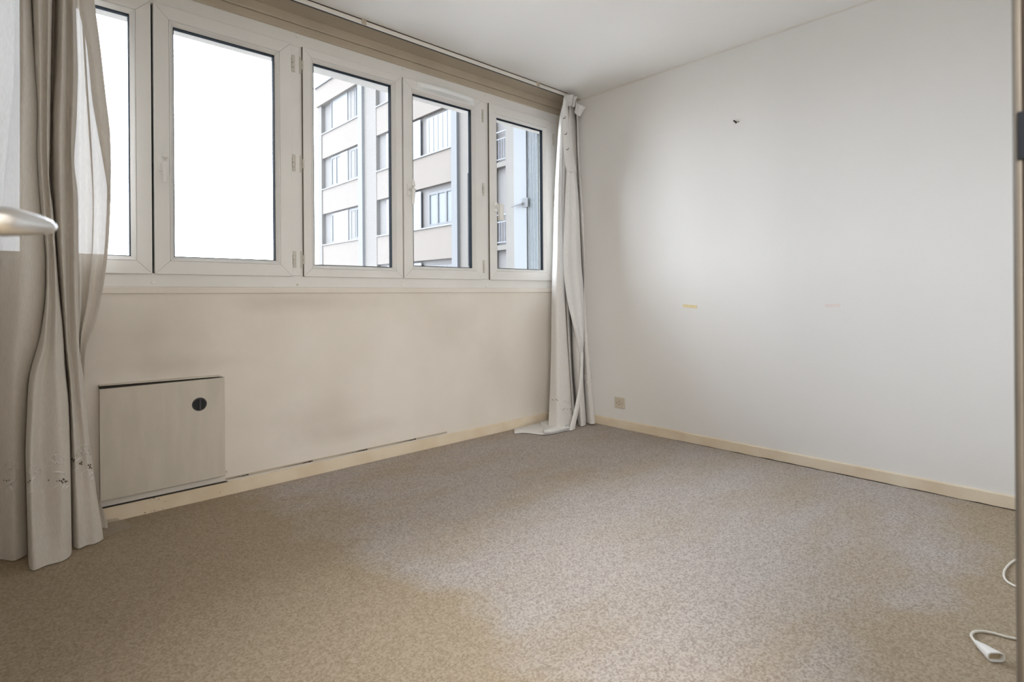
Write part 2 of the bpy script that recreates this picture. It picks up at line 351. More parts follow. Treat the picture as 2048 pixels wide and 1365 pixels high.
# mouldings above the window, and the bead in the ceiling corner
def strip(name, label, z0, z1, d, m=M_mould):
    return tag(MB().box(XL, -0.0005, -d, -0.0002, z0, z1).build(name, m, bevel=0.004), label, 'moulding', 'structure')
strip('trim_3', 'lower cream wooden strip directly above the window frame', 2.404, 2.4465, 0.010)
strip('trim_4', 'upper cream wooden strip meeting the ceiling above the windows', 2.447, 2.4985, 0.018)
tag(MB().box(XL, -0.007, -0.183, -0.0187, 2.4945, 2.4999).build('trim_8', M_mould), 'thin tan strip over the ceiling between the window wall and the curtain rail', 'board', 'structure')  # thin strip, darker than the ceiling that it covers
strip('trim_5', 'narrow cream strip under the window frame', 0.998, 1.0295, 0.008, M_sillwall)
tag(MB().prism([(-0.0001, H - 0.007), (-0.005, H - 0.0065), (-0.0065, H - 0.0001), (-0.0001, H - 0.0001)], 1, YB, -0.02).build('trim_6', M_frame), 'fine pale bead where the blank wall meets the ceiling', 'bead', 'structure')
# faint grime and chips on the skirting
ck = MB(); rnd = random.Random(8)
for (px, py) in [(300, 1000), (308, 997), (313, 1001), (318, 999), (328, 1004), (332, 1003), (290, 1026), (303, 1024), (309, 1022), (326, 1018), (440, 985)]:
    p = at(px, py, 1, -0.0142); q = rnd.uniform(0.0012, 0.003)
    ck.box(p[0] - q, p[0] + q, -0.0148, -0.0139, p[2] - q * 0.5, p[2] + q * 0.5)
ch = ck.build('paint_chips', M_grime, bpy.data.objects['baseboard_window']); ch['label'] = 'dark paint chips'; ch['kind'] = 'stuff'

MB().box(-3.06, -2.515, -0.0138, -0.004, 0.0671, 0.0712).build('top_gap', M_slot, bpy.data.objects['baseboard_window'], label='dark open joint along the top')
rg = MB(); ys = [-1.0 - 0.06 * i for i in range(31)]; rnd = random.Random(3)
hs = [0.0015 + 0.004 * rnd.random() * min(1, i / 8) for i in range(31)]
rg.prism([(y, 0.0003) for y in ys] + [(y, h) for y, h in zip(ys[::-1], hs[::-1])], 0, -0.0142, -0.0131)
rg.build('floor_gap', M_grime, bpy.data.objects['baseboard_right'], label='dark ragged gap above the carpet')

# ------------------------------------------------------------------ window
KS = 1 - 0.012 / 2.993
def fx(x): return CAM[0] + (x - CAM[0]) * KS
def fz(z): return CAM[2] + (z - CAM[2]) * KS
win = thing('window_1', 'wide white window of five casements set in one frame', 'window', 'structure')
SZ0, SZ1, GZ0, GZ1 = fz(1.089), fz(2.341), fz(1.164), fz(2.262)
SASH = [(-3.450, -2.8225, -3.372, -2.907), (-2.8130, -2.1800, -2.732, -2.263), (-2.1180, -1.4975, -2.034, -1.5615), (-1.4880, -0.8560, -1.405, -0.934), (-0.7880, -0.1460, -0.693, -0.228)]
fr = MB()
fr.box(WX0, WX1, 0.0, 0.068, WZ0, 1.0925); fr.box(WX0, WX1, 0.0, 0.068, 2.332, WZ1)
fr.box(WX0, -3.43, 0.0, 0.068, 1.0925, 2.332); fr.box(-0.165, WX1, 0.0, 0.068, 1.0925, 2.332)
fr.build('frame', M_pvc, win, bevel=0.002)
for a, b in ((-2.190, -2.110), (-0.868, -0.780)):
    MB().box(a, b, 0.0005, 0.0675, 1.093, 2.3315).build('mullion', M_pvc, win, bevel=0.0015)
def cap(x, z):
    MB().disc((x, z), 0.0075, -0.0035, 0.001, 14, 0.0015).build('screw_cap', M_pvc2, win)
for x, z in ((-2.82, 1.05), (-1.50, 1.047), (-0.82, 1.045), (-0.20, 1.045), (-1.49, 2.388), (-0.82, 2.388), (-0.29, 2.388), (-2.148, 2.388)): cap(x, z)
MB().disc((-2.155, 1.044), 0.006, -0.003, 0.001, 14, 0.001).build('screw', M_outlet, win, label='bare brass screw')
def hinge(x, z, parent, mirror):
    m = MB(); s = -1 if mirror else 1
    m.box(x - 0.008, x + 0.008, -0.004, 0.001, z - 0.045, z + 0.045)
    m.tube([(x + s * 0.007, -0.009, z - 0.024), (x + s * 0.007, -0.009, z - 0.002)], 0.0065, 10); m.tube([(x + s * 0.007, -0.009, z + 0.001), (x + s * 0.007, -0.009, z + 0.024)], 0.0065, 10)
    m.disc((x, z + 0.037), 0.003, -0.0055, -0.003, 8); m.disc((x, z - 0.037), 0.003, -0.0055, -0.003, 8)
    return m.build('hinge', M_hinge, parent)
def lever_handle(x, z, parent, wide=False):
    m = MB(); y = -0.012
    if not wide:
        m.box(x - 0.014, x + 0.014, y - 0.010, y + 0.001, z - 0.036, z + 0.036)
        m.tube([(x, y - 0.008, z + 0.004), (x + 0.002, y - 0.030, z + 0.006), (x + 0.004, y - 0.042, z + 0.008)], [0.012, 0.010, 0.011], 10)
        zs = [0.062, 0.045, 0.02, 0.0, -0.03, -0.065, -0.092]; rs = [0.003, 0.009, 0.0125, 0.0135, 0.012, 0.0105, 0.0095]; ys = [-0.043, -0.047, -0.049, -0.050, -0.047, -0.042, -0.040]
        m.tube([(x + 0.004, y + yy, z + q) for q, yy in zip(zs, ys)], rs, 12, flat=0.55)
    else:
        m.tube([(x, y, z - 0.034), (x, y - 0.010, z - 0.034), (x, y - 0.011, z - 0.034)], [0.001, 0.001, 0.001], 6)
        m.box(x - 0.014, x + 0.014, y - 0.011, y + 0.001, z - 0.034, z + 0.034)
        m.tube([(x, y - 0.008, z + 0.002), (x, y - 0.045, z + 0.002)], 0.014, 14)
        m.box(x - 0.006, x + 0.030, y - 0.060, y - 0.036, z - 0.098, z + 0.018)
    o = m.build('handle', M_pvc2, parent, bevel=0.004)
    return o
for i, (a, b, g0, g1) in enumerate(SASH):
    a, b, g0, g1 = fx(a), fx(b), fx(g0), fx(g1)
    s = MB()
    wl_, wr_, wb_, wt_ = g0 - a, b - g1, GZ0 - SZ0, SZ1 - GZ1
    # stiles and rails: face flat to 70 % of the width, then the glazing bead slopes back to the pane
    fw = min(wl_, wr_) - 0.019
    prof = [(0.0, 0.045), (0.0, -0.0105), (0.0015, -0.012), (fw, -0.012), (fw, 0.045)]
    # outer rectangle differs slightly per side, so shift it until the bead is even
    s.ring(a, b, SZ0, SZ1, prof, 0.0007)
    sash = s.build('sash', M_pvc, win)
    bx0, bx1, bz0, bz1 = a + fw + 0.0014, b - fw - 0.0014, SZ0 + fw + 0.0014, SZ1 - fw - 0.0014
    bw = 0.019
    bead = MB().ring(bx0, bx1, bz0, bz1, [(0, 0.04), (0, -0.0115), (0.004, -0.0112), (bw - 0.003, 0.003), (bw, 0.008), (bw, 0.04)], 0.0005).build('glazing_bead', M_pvc, sash)
    ox0, ox1, oz0, oz1 = bx0 + bw, bx1 - bw, bz0 + bw, bz1 - bw
    MB().ring(ox0 - 0.012, ox1 + 0.012, oz0 - 0.012, oz1 + 0.012, [(0, 0.0085), (0.0155, 0.0085), (0.0155, 0.016), (0.0148, 0.0165), (0.0155, 0.017), (0.0155, 0.036), (0, 0.036)]).build('gasket', M_gasket_and_shade, sash, label='dark rubber gasket')
    MB().box(ox0 - 0.008, ox1 + 0.008, 0.0320, 0.0350, oz0 - 0.008, oz1 + 0.008).build('pane', M_glassd if i == 2 else M_glass, sash)
    if i in (2, 4): MB().box(a - 0.0032, a - 0.0004, -0.0100, -0.0006, SZ0 + 0.001, SZ1 - 0.001).build('sash_edge_shade', M_sash_shade, sash, label='dark strip painted as the shadow along the casement edge')  # dark strip painted as the shadow beside the protruding sash
    if i == 1: lever_handle(fx(-2.782), 1.600, sash)
    if i == 3: lever_handle(fx(-1.452), 1.640, sash)
    if i == 4: lever_handle(fx(-0.738), 1.605, sash, True)
    if i == 1:
        for z in (2.235, 1.700, 1.180): hinge(-2.170, z, sash, True)
    if i == 2:
        for z in (2.235, 1.700, 1.180): hinge(-2.130, z, sash, False)
    if i == 3:
        for z in (2.235, 1.720, 1.180): hinge(-0.846, z, sash, True)
    if i == 4:
        for z in (2.20, 1.72, 1.20): hinge(-0.128, z, sash, True)
    if i == 3:
        # trickle vent: long bowed hood over the top rail
        v = MB(); n = 26; rows = []
        x0, x1 = -1.388, -0.925
        for k in range(n + 1):
            t = k / n; x = fx(x0 + (x1 - x0) * t); bow = max(0.0, 1 - (2 * t - 1) ** 2) ** 0.6
            zt = fz(2.337 + 0.000 * bow); zb = fz(2.300); dz = 0.004 + 0.030 * bow
            rows.append([(x, -0.012, zt), (x, -0.012 - dz * 0.9, zt - 0.004), (x, -0.012 - dz, zt - 0.014), (x, -0.012 - dz, zb + 0.004), (x, -0.012, zb - 0.008)])
        v.grid(rows); v.add([p for p in rows[0]], [(0, 1, 2, 3, 4)]); v.add([p for p in rows[-1]], [(4, 3, 2, 1, 0)])
        v.build('trickle_vent', M_vent, sash, smooth=False)
# dark backing painted as the shade in the rebates behind the meeting stiles
mr = MB().box(fx(-2.8225) - 0.02, fx(-2.813) + 0.02, 0.020, 0.05, SZ0 + 0.002, SZ1 - 0.002).box(fx(-1.4975) - 0.02, fx(-1.488) + 0.02, 0.020, 0.05, SZ0 + 0.002, SZ1 - 0.002)
mr.build('meeting_gap_shade', M_gasket_and_shade, win, label='dark strip painted as the shade between the casements')

# ------------------------------------------------------------------ curtain rail
rail = thing('curtain_rail', 'white curtain rail fixed to the ceiling in front of the windows', 'curtain rail')
r = MB(); r.prism([(-0.204, 2.471), (-0.186, 2.471), (-0.186, 2.494), (-0.204, 2.494)], 0, XL + 0.01, -0.175)
r.build('rail', M_frame, rail, bevel=0.002)
r = MB(); r.box(XL + 0.012, -0.18, -0.2055, -0.2035, 2.469, 2.4745); r.build('edge_lip', M_pvc2, rail)
r = MB(); r.box(XL + 0.012, -0.18, -0.199, -0.190, 2.4685, 2.472); r.build('glide_slot', M_dark2, rail)
MB().box(XL + 0.012, -0.18, -0.2020, -0.188, 2.4942, 2.4998).build('shadow_gap_strip', M_brown, rail, label='dark strip painted as the shadow gap against the ceiling')  # dark strip stands in for the shadow gap above the rail
for x in (-3.2, -1.86, -0.50):
    MB().box(x - 0.014, x + 0.014, -0.208, -0.186, 2.470, 2.4999).build('bracket', M_mould, rail, bevel=0.002)

# ------------------------------------------------------------------ curtains
def interp(z, pts):
    zs = np.array([p[0] for p in pts]); o = np.argsort(zs); return np.interp(z, zs[o], np.array([p[1] for p in pts])[o])
def sheet(knots, ztop, zbot, nz=130, sub=6, wob=0.002, seed=0):
    """knots: (list of (py, px), list of (py, Y)) -> rows of points; a smooth cloth through the traced folds"""
    rs = np.random.RandomState(seed); K = len(knots); T = np.linspace(0, 1, nz)
    X = np.zeros((nz, K)); Yv = np.zeros((nz, K)); Z = np.zeros((nz, K))
    for j, (pxs, ys) in enumerate(knots):
        if not isinstance(ys, (list, tuple)): ys = [(0, ys)]
        zb = zbot[j] if isinstance(zbot, (list, tuple)) else zbot
        zz = ztop + (zb - ztop) * T
        pts3 = []
        for py, px in pxs:
            yy = np.interp(py, [q[0] for q in ys], [q[1] for q in ys]); p = at(px, py, 1, yy); pts3.append((p[2], p[0], yy))
        x = interp(zz, [(p[0], p[1]) for p in pts3]); y = interp(zz, [(p[0], p[2]) for p in pts3])
        ker = np.hanning(11); ker /= ker.sum()
        sm = lambda q: np.convolve(np.concatenate([np.full(5, q[0]), q, np.full(5, q[-1])]), ker, 'valid')
        X[:, j] = sm(x); Yv[:, j] = sm(y); Z[:, j] = zz
    def cr(A):
        out = []
        for j in range(K - 1):
            p0 = A[:, max(j - 1, 0)]; p1 = A[:, j]; p2 = A[:, j + 1]; p3 = A[:, min(j + 2, K - 1)]
            for q in range(sub):
                t = q / sub
                m1 = (p2 - p0) * 0.38; m2 = (p3 - p1) * 0.38
                out.append((2 * t**3 - 3 * t**2 + 1) * p1 + (t**3 - 2 * t**2 + t) * m1 + (-2 * t**3 + 3 * t**2) * p2 + (t**3 - t**2) * m2)
        out.append(A[:, -1]); return np.stack(out, 1)
    X, Yv, Z = cr(X), cr(Yv), cr(Z)
    n = X.shape[1]
    for _ in range(6):
        fq = rs.uniform(1.5, 5); ph = rs.uniform(0, 6.28); c0 = rs.uniform(0, n); wd = rs.uniform(6, 20)
        Yv += wob * np.sin(fq * Z * 2 + ph) * np.exp(-((np.arange(n)[None, :] - c0) / wd) ** 2)
    return [[(X[i, j], Yv[i, j], Z[i, j]) for j in range(n)] for i in range(nz)]
def P(*a): return [(a[i], a[i + 1]) for i in range(0, len(a), 2)]
def cast(bvh, px, py, off=0.003):
    v = Vector(ray(px, py)).normalized(); h = bvh.ray_cast(Vector(CAM), v)
    return None if h[0] is None else h[0] - v * off

lc = thing('curtain', 'grey-white voile curtain hanging in heavy folds by the open door', 'curtain', group='voile curtains at the window')
lobe_yb = lambda a, b: [(0, a), (600, a), (1000, b), (1150, b)]
LK = [
 (P(0, -150, 1150, -150), -0.20), (P(0, -115, 1150, -115), -0.29), (P(0, -70, 1150, -75), -0.15), (P(0, -30, 1150, -45), -0.21),
 (P(0, 27, 150, 26, 300, 12, 400, 3, 500, -5, 600, -12, 1150, -12), -0.165),
 (P(0, 32, 150, 31, 300, 18, 400, 9, 500, 4, 560, 1, 700, -4, 1150, 3), lobe_yb(-0.21, -0.155)),
 (P(0, 46, 150, 48, 300, 42, 400, 42, 600, 44, 750, 28, 900, 28, 1150, 28), lobe_yb(-0.27, -0.205)),
 (P(0, 60, 100, 66, 220, 75, 300, 71, 400, 77, 500, 89, 600, 88, 700, 75, 750, 56, 900, 50, 1000, 52, 1150, 56), lobe_yb(-0.225, -0.17)),
 (P(0, 63, 100, 68, 220, 76, 300, 73, 400, 79, 500, 91, 600, 90, 700, 77, 750, 57, 900, 51, 1000, 53, 1150, 57), -0.115),
 (P(0, 66, 130, 70, 220, 77, 300, 74, 400, 80, 500, 93, 600, 92, 680, 80, 750, 58, 900, 51, 1000, 54, 1150, 58), lobe_yb(-0.225, -0.30)),
 (P(0, 76, 150, 79, 300, 80, 400, 86, 500, 96, 600, 95, 700, 88, 750, 69, 900, 61, 1000, 63, 1150, 68), lobe_yb(-0.28, -0.355)),
 (P(0, 90, 300, 89, 400, 95, 500, 102, 600, 104, 700, 97, 750, 87, 900, 81, 1000, 86, 1150, 95), [(0, -0.262), (600, -0.262), (800, -0.285), (1000, -0.30), (1100, -0.345)]),
 (P(0, 98, 150, 96, 300, 94, 400, 100, 500, 109, 600, 113, 700, 112, 750, 114, 900, 120, 1000, 124, 1150, 126), lobe_yb(-0.285, -0.335)),
 (P(0, 104, 130, 101, 210, 100, 300, 99, 373, 97, 403, 105, 438, 107, 526, 113, 600, 119, 658, 126, 740, 129, 800, 136, 900, 139, 1000, 141, 1150, 143), lobe_yb(-0.225, -0.285)),
 (P(0, 108, 130, 106, 210, 103, 300, 102, 373, 100, 403, 107, 438, 108.5, 526, 114, 600, 121, 658, 127.5, 740, 131, 800, 138, 900, 140.5, 1000, 142, 1150, 145), -0.115),
 (P(0, 117, 130, 114, 210, 107, 300, 106, 400, 109, 500, 115, 600, 123, 700, 130, 750, 137, 850, 141, 950, 142, 1150, 147), lobe_yb(-0.205, -0.20)),
 (P(0, 126, 150, 124, 300, 119, 400, 121, 500, 124, 600, 130, 700, 135, 750, 141, 900, 149, 1000, 153, 1150, 160), -0.25),
 (P(0, 138, 150, 137, 300, 136, 400, 137, 480, 136, 600, 137, 700, 140, 750, 147, 900, 160, 1000, 168, 1150, 178), lobe_yb(-0.205, -0.235)),
 (P(0, 146, 150, 148, 300, 142, 400, 148, 500, 149, 600, 150, 750, 158, 900, 172, 1000, 184, 1150, 196), -0.24),
 (P(0, 151, 150, 156, 250, 153, 330, 147, 380, 156, 500, 157, 700, 158, 750, 167, 850, 176, 900, 181, 1000, 195, 1085, 209, 1150, 213), lobe_yb(-0.195, -0.205)),
 (P(0, 147, 150, 151, 300, 142, 400, 150, 700, 150, 750, 158, 900, 170, 1000, 185, 1150, 200), -0.135),
 (P(0, 100, 500, 110, 1150, 140), -0.105), (P(0, 45, 500, 60, 1150, 60), -0.13),
 (P(0, 42, 500, 40, 1150, 40), -0.075), (P(0, 80, 500, 90, 1150, 100), -0.062), (P(0, 135, 500, 140, 1150, 175), -0.09),
 (P(0, 156, 150, 160, 300, 160, 400, 160, 500, 160, 600, 160, 680, 156, 800, 160, 1000, 190, 1150, 205), -0.125),
 (P(0, 161, 150, 168, 300, 172, 400, 174, 500, 172, 600, 167, 680, 158, 800, 161, 1000, 191, 1150, 206), -0.085),
 (P(0, 166, 150, 174, 300, 184, 400, 188, 500, 186, 600, 176, 680, 160, 800, 162, 1000, 192, 1150, 207), -0.115),
 (P(0, 162, 150, 170, 300, 180, 400, 186, 500, 184, 600, 174, 680, 160, 800, 162, 1000, 192, 1150, 207), -0.098),
 (P(0, 172, 150, 183, 300, 194, 400, 198, 500, 196, 600, 182, 680, 161, 800, 164, 1000, 194, 1150, 208), -0.072),
 (P(0, 187, 30, 192, 90, 200, 200, 212, 260, 220, 330, 222, 400, 221, 470, 218, 510, 215, 570, 207, 610, 199, 650, 192, 690, 170, 800, 166, 900, 176, 1000, 196, 1040, 215, 1150, 225), -0.095),
]
ZB = [0.004] * len(LK)
rows = sheet(LK, 2.468, ZB, seed=3)
cl = MB().grid(rows); cloth = cl.build('drape', M_voile, lc, smooth=True, fix=False)
bvh = BVHTree.FromPolygons([Vector(v) for v in cl.v], cl.f)
# the sheer selvedge: a narrow doubled hem down the free edge, and a wisp of it lying on the carpet
hem = MB(); hr = []
for row in rows:
    a, b = Vector(row[-1]), Vector(row[-4]); t = (b - a).normalized(); hr.append([tuple(a + Vector((0.001, -0.002, 0))), tuple(a + t * 0.006 + Vector((0, -0.004, 0))), tuple(a + t * 0.014 + Vector((0, -0.003, 0)))])
hem.grid(hr).build('selvedge', M_voile, lc, smooth=True, fix=False)
df = sheet([(P(-60, 150, 20, 156, 60, 168, 100, 175, 200, 184, 300, 202, 400, 219), -0.112), (P(-60, 160, 20, 168, 60, 178, 100, 186, 200, 196, 300, 210, 400, 220), -0.120), (P(-60, 170, 20, 180, 60, 190, 100, 195, 200, 206, 300, 217, 400, 220.5), -0.110), (P(-60, 182, 0, 187, 30, 192, 90, 200, 200, 212, 260, 220, 330, 222, 400, 221), -0.097)], float(at(170, -60, 1, -0.11)[2]), float(at(220, 402, 1, -0.10)[2]), nz=50, sub=5, wob=0.002, seed=5)
MB().grid(df).build('turned_edge', M_voile, lc, smooth=True, fix=False)
wp = MB()
wr = []
for t in np.linspace(0, 1, 14):
    row = []
    for s_ in np.linspace(0, 1, 6):
        back = np.array([197 + 71 * t, 1008 + (1053 - 1008) * t ** 0.7]); front = np.array([203 + 64 * t, 1078 + (1054 - 1078) * t])
        q = back * (1 - s_) + front * s_
        z = 0.005 + 0.06 * (1 - s_) ** 2 * (1 - t) ** 3 + 0.004 * math.sin(t * 14 + s_ * 5) * (1 - t)
        row.append(tuple(at(q[0], q[1], 2, max(z, 0.003))))
    wr.append(row)
wp.grid(wr).build('trailing_hem', M_sheer, lc, smooth=True, fix=False)
def embroider(bvh, parent, flowers, sc=1.0):
    def stroke(m, pts, r, n=5):
        q = [cast(bvh, *p) for p in pts]; q = [x for x in q if x is not None]
        q2 = [q[0]] if q else []
        for x in q[1:]:
            if (x - q2[-1]).length < 0.05: q2.append(x)
        if len(q2) > 1: m.tube(q2, r, n)
    for (cx, cy, k, petals, eyes, leaves) in flowers:
        th, ey = MB(), MB(); k *= sc
        for a in petals:
            ax, ay = math.cos(a), -math.sin(a); pts = []
            for i in range(9):
                u_ = i / 8; rr = 1.0 + 17 * math.sin(u_ * math.pi) ** 0.7; ww = 8 * math.sin(u_ * 2 * math.pi) * 1.0
                pts.append((cx + k * (ax * rr - ay * ww), cy + k * (ay * rr + ax * ww)))
            stroke(th, pts, 0.0011 * (0.6 + 0.4 * k))
        for i in range(1): stroke(th, [(cx + k * 3.2 * math.cos(q), cy + k * 3.2 * math.sin(q)) for q in np.linspace(0, 6.28, 11)], 0.0015)
        for ex, ey_, er in eyes:
            c0 = cast(bvh, ex, ey_, 0.004)
            if c0 is None: continue
            pts = [cast(bvh, ex + er * math.cos(q), ey_ + er * 0.9 * math.sin(q), 0.0035) for q in np.linspace(0, 2 * math.pi, 8, endpoint=False)]
            if any(p is None or (p - c0).length > 0.03 for p in pts): continue
            m0 = len(ey.v); ey.v += [tuple(p) for p in pts]; ey.f.append(tuple(range(m0, m0 + 8)))
        for (x0, y0, x1, y1) in leaves:
            pts = [(x0 + (x1 - x0) * u_, y0 + (y1 - y0) * u_ - 1.2 * math.sin(u_ * math.pi)) for u_ in np.linspace(0, 1, 7)]
            q = [cast(bvh, *p) for p in pts]; q = [x for x in q if x is not None]
            if len(q) > 3 and (q[0] - q[-1]).length < 0.12: th.tube(q, [0.0008 + 0.0016 * math.sin(math.pi * i / (len(q) - 1)) for i in range(len(q))], 6)
        a = th.build('embroidered_flower', M_thread, parent, smooth=True); a['label'] = 'white embroidered flower above the hem'
        if ey.f:
            b = ey.build('openwork_eyelet_shade', M_eyelet_shade, parent, fix=False); b['label'] = 'dark discs painted as the shade inside openwork eyelets'; b['kind'] = 'stuff'
embroider(bvh, lc, [
 (170, 908, 1.0, [0.3, 1.2, 2.1, 3.0], [(144, 919, 1.8), (147, 923, 1.8), (148, 920, 1.6), (160, 928, 1.8), (163, 925, 1.8), (163, 929, 1.6), (177, 931, 1.8), (180, 934, 2), (181, 930, 1.6), (183, 937, 1.6), (179, 937, 1.5)],
  [(160, 950, 177, 940), (177, 952, 189, 944), (147, 942, 156, 938), (181, 962, 187, 955), (150, 925, 166, 914)]),
 (113, 926, 0.95, [0.4, 1.3, 2.2, 3.1], [(127, 959, 2.1), (123, 963, 2), (131, 964, 2), (125, 966, 1.7), (128, 960, 1.6), (119, 962, 1.6), (114, 963, 1.2), (134, 963, 1.6), (97, 961, 1.5)],
  [(103, 983, 118, 970), (121, 982, 130, 970), (129, 980, 138, 972), (106, 945, 130, 947), (131, 955, 131, 946)]),
 (71, 946, 0.8, [0.6, 1.6, 2.6], [(60, 962, 1.5), (56, 965, 1.4), (59, 967, 1.4)], [(57, 988, 70, 982), (55, 975, 66, 962), (70, 954, 62, 963)]),
 (22, 936, 0.8, [0.4, 1.3, 2.2, 3.0], [(8, 961, 1.2), (13, 962, 1.4), (18, 961, 1.2)], [(10, 974, 33, 960), (20, 972, 25, 982), (14, 978, 13, 990)]),
])

rc = thing('curtain', 'white voile curtain bunched into the corner of the room, its hem trailing on the carpet', 'curtain', group='voile curtains at the window')
yb2 = lambda a, b: [(200, a), (500, a), (845, b)]
RK = [
 (P(200, 1127.5, 222, 1121, 250, 1117, 300, 1114, 370, 1110, 420, 1108, 500, 1106, 600, 1103, 700, 1102, 780, 1100, 850, 1097), yb2(-0.19, -0.20)),
 (P(200, 1129, 222, 1124, 300, 1119, 400, 1117, 500, 1116, 600, 1113, 700, 1114, 800, 1115, 850, 1117), yb2(-0.245, -0.29)),
 (P(200, 1130, 222, 1126, 300, 1123, 400, 1120, 500, 1122, 600, 1125, 700, 1128, 800, 1133, 850, 1137), yb2(-0.235, -0.305)),
 (P(200, 1131, 222, 1127, 300, 1124.5, 400, 1123, 480, 1125, 520, 1127, 600, 1129.5, 680, 1133.5, 740, 1138, 800, 1142, 850, 1146), yb2(-0.21, -0.285)),
 (P(200, 1131.7, 300, 1125.3, 400, 1123.5, 520, 1127.6, 600, 1130.2, 700, 1135, 760, 1139.5, 820, 1142.7, 850, 1146.5), -0.14),
 (P(200, 1132, 300, 1126, 400, 1124, 520, 1128, 600, 1131, 700, 1135.6, 760, 1140, 820, 1143, 850, 1147), yb2(-0.19, -0.22)),
 (P(200, 1134, 300, 1129, 400, 1128, 520, 1130, 600, 1134, 700, 1138, 760, 1142, 850, 1150), yb2(-0.22, -0.25)),
 (P(200, 1136, 300, 1132, 400, 1132, 520, 1133, 600, 1137.5, 700, 1141, 760, 1145, 850, 1153), yb2(-0.185, -0.22)),
 (P(200, 1137, 300, 1133.5, 400, 1134, 520, 1136, 600, 1140, 700, 1143.5, 760, 1147, 850, 1154.5), -0.11),
 (P(200, 1138, 300, 1136, 400, 1136, 520, 1138, 600, 1142, 700, 1145, 760, 1149, 850, 1156), yb2(-0.19, -0.24)),
 (P(200, 1142, 300, 1145, 400, 1147, 520, 1150, 600, 1153, 700, 1155, 760, 1158, 850, 1162), [(200, -0.20), (420, -0.21), (500, -0.235), (845, -0.31)]),
 (P(200, 1148, 235, 1151, 300, 1153, 400, 1157, 500, 1162, 600, 1163.5, 700, 1165, 760, 1166.5, 800, 1169, 850, 1172), [(200, -0.19), (420, -0.20), (500, -0.22), (845, -0.30)]),
 (P(200, 1148.5, 235, 1152, 300, 1154, 400, 1158, 500, 1163, 600, 1164.3, 700, 1165.7, 760, 1167, 800, 1169.5, 850, 1172.5), -0.15),
 (P(200, 1149, 235, 1152.5, 300, 1154.5, 400, 1158.5, 500, 1163.5, 600, 1165, 700, 1166.2, 760, 1168, 850, 1173), yb2(-0.21, -0.26)),
 (P(200, 1150, 235, 1154, 300, 1156, 400, 1162, 500, 1167, 600, 1168, 700, 1171, 760, 1175, 850, 1181), yb2(-0.25, -0.33)),
 (P(200, 1151, 235, 1156, 300, 1158, 350, 1161, 400, 1166, 440, 1169, 500, 1170, 560, 1168.5, 620, 1172, 680, 1177, 760, 1183, 820, 1188, 850, 1190.5), [(200, -0.23), (500, -0.25), (845, -0.34)]),
 (P(200, 1150, 300, 1156, 440, 1165, 560, 1165, 680, 1172, 850, 1182), [(200, -0.15), (500, -0.18), (845, -0.20)]),
 (P(200, 1138, 300, 1138, 560, 1145, 680, 1150, 850, 1150), -0.09), (P(200, 1130, 300, 1120, 560, 1112, 680, 1110, 850, 1106), -0.10),
]
RB = [0.012] * 4 + [0.006] * 8 + [0.006, 0.010, 0.012, 0.014, 0.012, 0.01, 0.01]
rows2 = sheet(RK, 2.462, RB, sub=6, wob=0.002, seed=9)
cl2 = MB().grid(rows2); cl2.build('drape', M_voile2, rc, smooth=True, fix=False)
bvh2 = BVHTree.FromPolygons([Vector(v) for v in cl2.v], cl2.f)
# turned-over free edge of the cloth, hanging as a long point in front of the folds
fl = sheet([
 (P(330, 1133, 400, 1129, 500, 1127, 560, 1130, 600, 1135, 640, 1143, 680, 1152, 720, 1158, 770, 1163), -0.272),
 (P(330, 1137, 400, 1136, 500, 1137, 560, 1140, 600, 1144, 640, 1149, 680, 1156, 720, 1160, 770, 1163.2), -0.288),
 (P(330, 1142, 400, 1141, 500, 1146, 560, 1150, 600, 1152, 640, 1156, 680, 1160, 720, 1162, 770, 1163.4), -0.276),
 (P(330, 1147, 400, 1149, 500, 1155, 560, 1159, 600, 1161, 640, 1163, 680, 1164, 720, 1163.5, 770, 1163.7), -0.292),
 (P(330, 1150, 400, 1156, 500, 1162, 560, 1167, 600, 1168, 640, 1168.5, 680, 1168, 720, 1165.5, 770, 1164), -0.270)], float(at(1142, 332, 1, -0.31)[2]), float(at(1163, 772, 1, -0.31)[2]), nz=60, sub=5, wob=0.003, seed=2)
MB().grid(fl).build('turned_edge', M_voile3, rc, smooth=True, fix=False)
hb = sheet([(P(700, 1163, 745, 1161, 780, 1157, 820, 1148, 862, 1137), [(700, -0.312), (862, -0.325)]), (P(700, 1166, 745, 1165, 780, 1161.5, 820, 1153, 862, 1143), [(700, -0.318), (862, -0.332)]), (P(700, 1168, 745, 1167, 780, 1164, 820, 1157, 862, 1148), [(700, -0.312), (862, -0.325)])], float(at(1165, 705, 1, -0.315)[2]), 0.006, nz=40, sub=4, wob=0.001)
MB().grid(hb).build('hem_band', M_voile3, rc, smooth=True, fix=False)
# heading tape with its corded edge and hooks
tl = P(195, 1127.5, 215, 1125, 222, 1122.5, 240, 1123.5, 255, 1124.5, 270, 1125.5, 300, 1126.5, 330, 1130.5, 345, 1134)
tr_ = P(195, 1131, 215, 1134.5, 222, 1135.5, 240, 1138, 255, 1139.5, 270, 1141, 300, 1144.5, 330, 1150, 345, 1152)
trows = []
ztp, zbt = float(at(1129, 196, 1, -0.285)[2]), float(at(1140, 340, 1, -0.30)[2])
for i in range(60):
    t = i / 59; py = 196 + (342 - 196) * t; a = np.interp(py, [q[0] for q in tl], [q[1] for q in tl]); b = np.interp(py, [q[0] for q in tr_], [q[1] for q in tr_])
    trows.append([tuple(at(a + (b - a) * u_, py + 2.5 * u_, 1, -0.283 - 0.02 * t - 0.012 * math.sin(u_ * math.pi) - 0.0012 * (i % 2))) for u_ in np.linspace(0, 1, 8)])
MB().grid(trows).build('heading_tape', M_tapec, rc, smooth=False, fix=False, label='ribbed white heading tape')
ce = MB()
